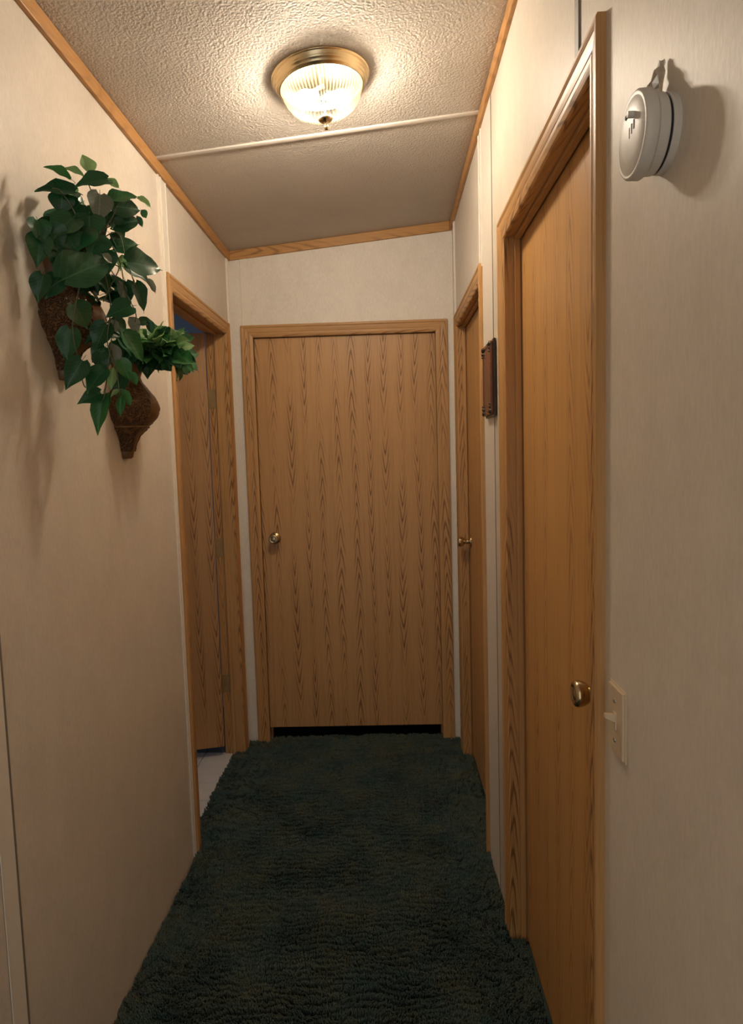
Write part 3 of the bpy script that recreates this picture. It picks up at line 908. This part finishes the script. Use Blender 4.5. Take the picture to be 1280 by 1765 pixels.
put(za, (345, 1140), (770, 930), 290, 'D', var=0, dyb=-.06, dyt=-.05, nrm=(-.25, -.85, -.30))
put(za, (670, 925), (765, 995), 55, 'G', var=2, dyb=-.07, dyt=-.07)
put(za, (815, 1150), (870, 1330), 60, 'G', var=2)
put(za, (870, 1160), (930, 1340), 100, 'D', var=1)
put(za, (840, 930), (860, 1040), 70, 'P', var=2)
put(za, (170, 1100), (110, 1330), 150, 'D', var=0)
put(za, (300, 1120), (180, 1300), 150, 'D', var=0)
put(za, (640, 1100), (760, 1260), 120, 'D', var=1)
put(zb, (130, 20), (270, 230), 200, 'D', var=0)
put(zb, (410, 190), (300, 410), 170, 'D', var=0)
put(zb, (110, 235), (60, 520), 170, 'D', var=0)
put(zb, (620, 40), (405, 110), 160, 'D', var=0, dyb=-.03, dyt=-.03)
put(zb, (560, 270), (752, 512), 170, 'B', var=0)
put(zb, (520, 300), (690, 480), 170, 'D', var=1, dyb=.03, dyt=.03)
put(zb, (600, 130), (692, 255), 90, 'G', var=2)
put(zb, (205, 500), (58, 740), 160, 'D', var=0, dyb=-.02, dyt=-.02)
put(zb, (390, 575), (228, 758), 175, 'D', var=0, dyb=-.02, dyt=-.02)
put(zb, (530, 495), (615, 675), 110, 'B', var=0)
put(zb, (600, 590), (682, 708), 60, 'B', var=2)
put(zb, (360, 775), (165, 855), 115, 'D', var=0)
put(zb, (380, 800), (320, 1132), 125, 'B', var=0)
put(zb, (430, 770), (398, 940), 55, 'B', var=2)
put(zb, (535, 790), (525, 972), 60, 'B', var=2)
put(zb, (520, 740), (638, 884), 62, 'B', var=2)
put(zb, (525, 745), (440, 802), 42, 'P', var=2)
put(zb, (470, 560), (440, 745), 75, 'P', var=2)
put(zb, (400, 385), (285, 505), 150, 'D', var=0)
put(zb, (360, 430), (400, 600), 140, 'D', var=0)
put(zb, (450, 350), (505, 545), 95, 'G', var=2)
put(zb, (450, 150), (510, 260), 60, 'G', var=2)
put(zb, (670, 195), (800, 142), 70, 'D', var=2)
put(zb, (760, 150), (805, 270), 60, 'D', var=2)
put(zb, (480, 330), (560, 470), 150, 'D', var=0, dyb=.02, dyt=.02)
put(zb, (560, 620), (480, 800), 120, 'D', var=0, dyb=.03, dyt=.03)
put(zb, (640, 380), (560, 560), 150, 'D', var=0, dyb=.04, dyt=.04)
for (b_, t_, w_) in (((200, 700), (330, 900), 220), ((330, 720), (470, 900), 230), ((520, 700), (420, 900), 230), ((640, 760), (560, 930), 200), ((150, 780), (110, 1000), 170),
                     ((420, 620), (250, 760), 220), ((560, 600), (560, 800), 240), ((250, 880), (330, 1060), 170), ((680, 900), (730, 1090), 160), ((120, 640), (160, 820), 160)):
    put(za, b_, t_, w_, 'D', var=rl.choice((0, 1)), dyb=-.035, dyt=-.05)
# filling leaves deeper inside the bunch
for k in range(34):
    t = rl.random()
    px = 105 + 110 * t + rl.uniform(-25, 25); py = 340 + 230 * t + rl.uniform(-35, 35)
    d = rl.uniform(0, 2 * PI); L = rl.uniform(28, 48)
    Lf(px, py, px + math.cos(d) * L, py + math.sin(d) * L * .9 + 8, L * .72, rl.choice('DDDDB'), dyb=.04, dyt=.05 + rl.uniform(-.02, .04))
# vines
MSTEM = plain('brown green stem', (.10, .11, .055), .55, var=.2)
def vine(root, pix, r=.0013, dy=.0):
    bm = bmesh.new(); P = []
    for x, y in pix:
        p = atY(x, y, yn(x) + dy); p.x = max(p.x, -A + .006); P.append(p - Vector(root.location))
    pts = []
    for i in range(len(P) - 1):
        p0, p1, p2, p3 = P[max(i - 1, 0)], P[i], P[i + 1], P[min(i + 2, len(P) - 1)]
        for q in range(5):
            t = q / 5
            pts.append(.5 * ((2 * p1) + (p2 - p0) * t + (2 * p0 - 5 * p1 + 4 * p2 - p3) * t * t + (3 * p1 - p0 - 3 * p2 + p3) * t ** 3))
    pts.append(P[-1])
    bm_tube(bm, pts, r, 5)
    return obj('stem', bm, MSTEM, root, smooth=True)
C0 = (150, 430)
for pix in ([C0, (165, 360), (150, 310), (152, 298)], [C0, (130, 370), (105, 330), (90, 325)], [C0, (190, 380), (205, 350), (225, 345)],
            [C0, (200, 400), (215, 440), (222, 460), (232, 490)], [C0, (190, 420), (212, 480), (200, 540), (190, 600), (183, 660), (178, 690)],
            [C0, (170, 440), (190, 520), (185, 590), (200, 640), (206, 680)], [C0, (140, 480), (125, 560), (135, 620), (143, 660), (148, 668)],
            [C0, (180, 450), (230, 530), (233, 555)], [C0, (155, 390), (190, 390), (165, 397)], [(118, 400), (160, 395), (166, 388)], [(95, 420), (75, 425), (60, 440)],
            [(190, 455), (205, 462), (192, 490), (178, 520)]):
    vine(ivy, pix, dy=-.015)
# lower plant: a rounded bunch
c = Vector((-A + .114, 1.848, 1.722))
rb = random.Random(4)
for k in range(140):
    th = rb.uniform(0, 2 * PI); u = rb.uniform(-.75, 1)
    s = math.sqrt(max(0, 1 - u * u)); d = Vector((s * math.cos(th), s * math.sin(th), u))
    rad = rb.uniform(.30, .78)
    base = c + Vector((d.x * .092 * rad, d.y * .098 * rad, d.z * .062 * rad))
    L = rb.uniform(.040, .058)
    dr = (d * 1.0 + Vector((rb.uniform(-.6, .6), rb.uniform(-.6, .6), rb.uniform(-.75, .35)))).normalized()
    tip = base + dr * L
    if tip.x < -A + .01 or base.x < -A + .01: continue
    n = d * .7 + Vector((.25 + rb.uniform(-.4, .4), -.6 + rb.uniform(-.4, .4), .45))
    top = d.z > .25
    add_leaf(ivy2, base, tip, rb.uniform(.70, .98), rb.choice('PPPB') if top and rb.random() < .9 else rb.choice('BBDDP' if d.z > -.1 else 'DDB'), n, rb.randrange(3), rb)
for k in range(10):
    th = rb.uniform(0, 2 * PI); e = c + Vector((.05 * math.cos(th), .05 * math.sin(th), rb.uniform(-.02, .04)))
    o0 = Vector((-A + .045 + rb.uniform(-.02, .02), 1.835 + rb.uniform(-.02, .02), 1.695))
    bm = bmesh.new(); q = (o0 + e) / 2 + Vector((0, 0, .015))
    bm_tube(bm, [p - Vector(ivy2.location) for p in (o0, q, e)], .0013, 5)
    obj('stem', bm, MSTEM, ivy2, smooth=True)
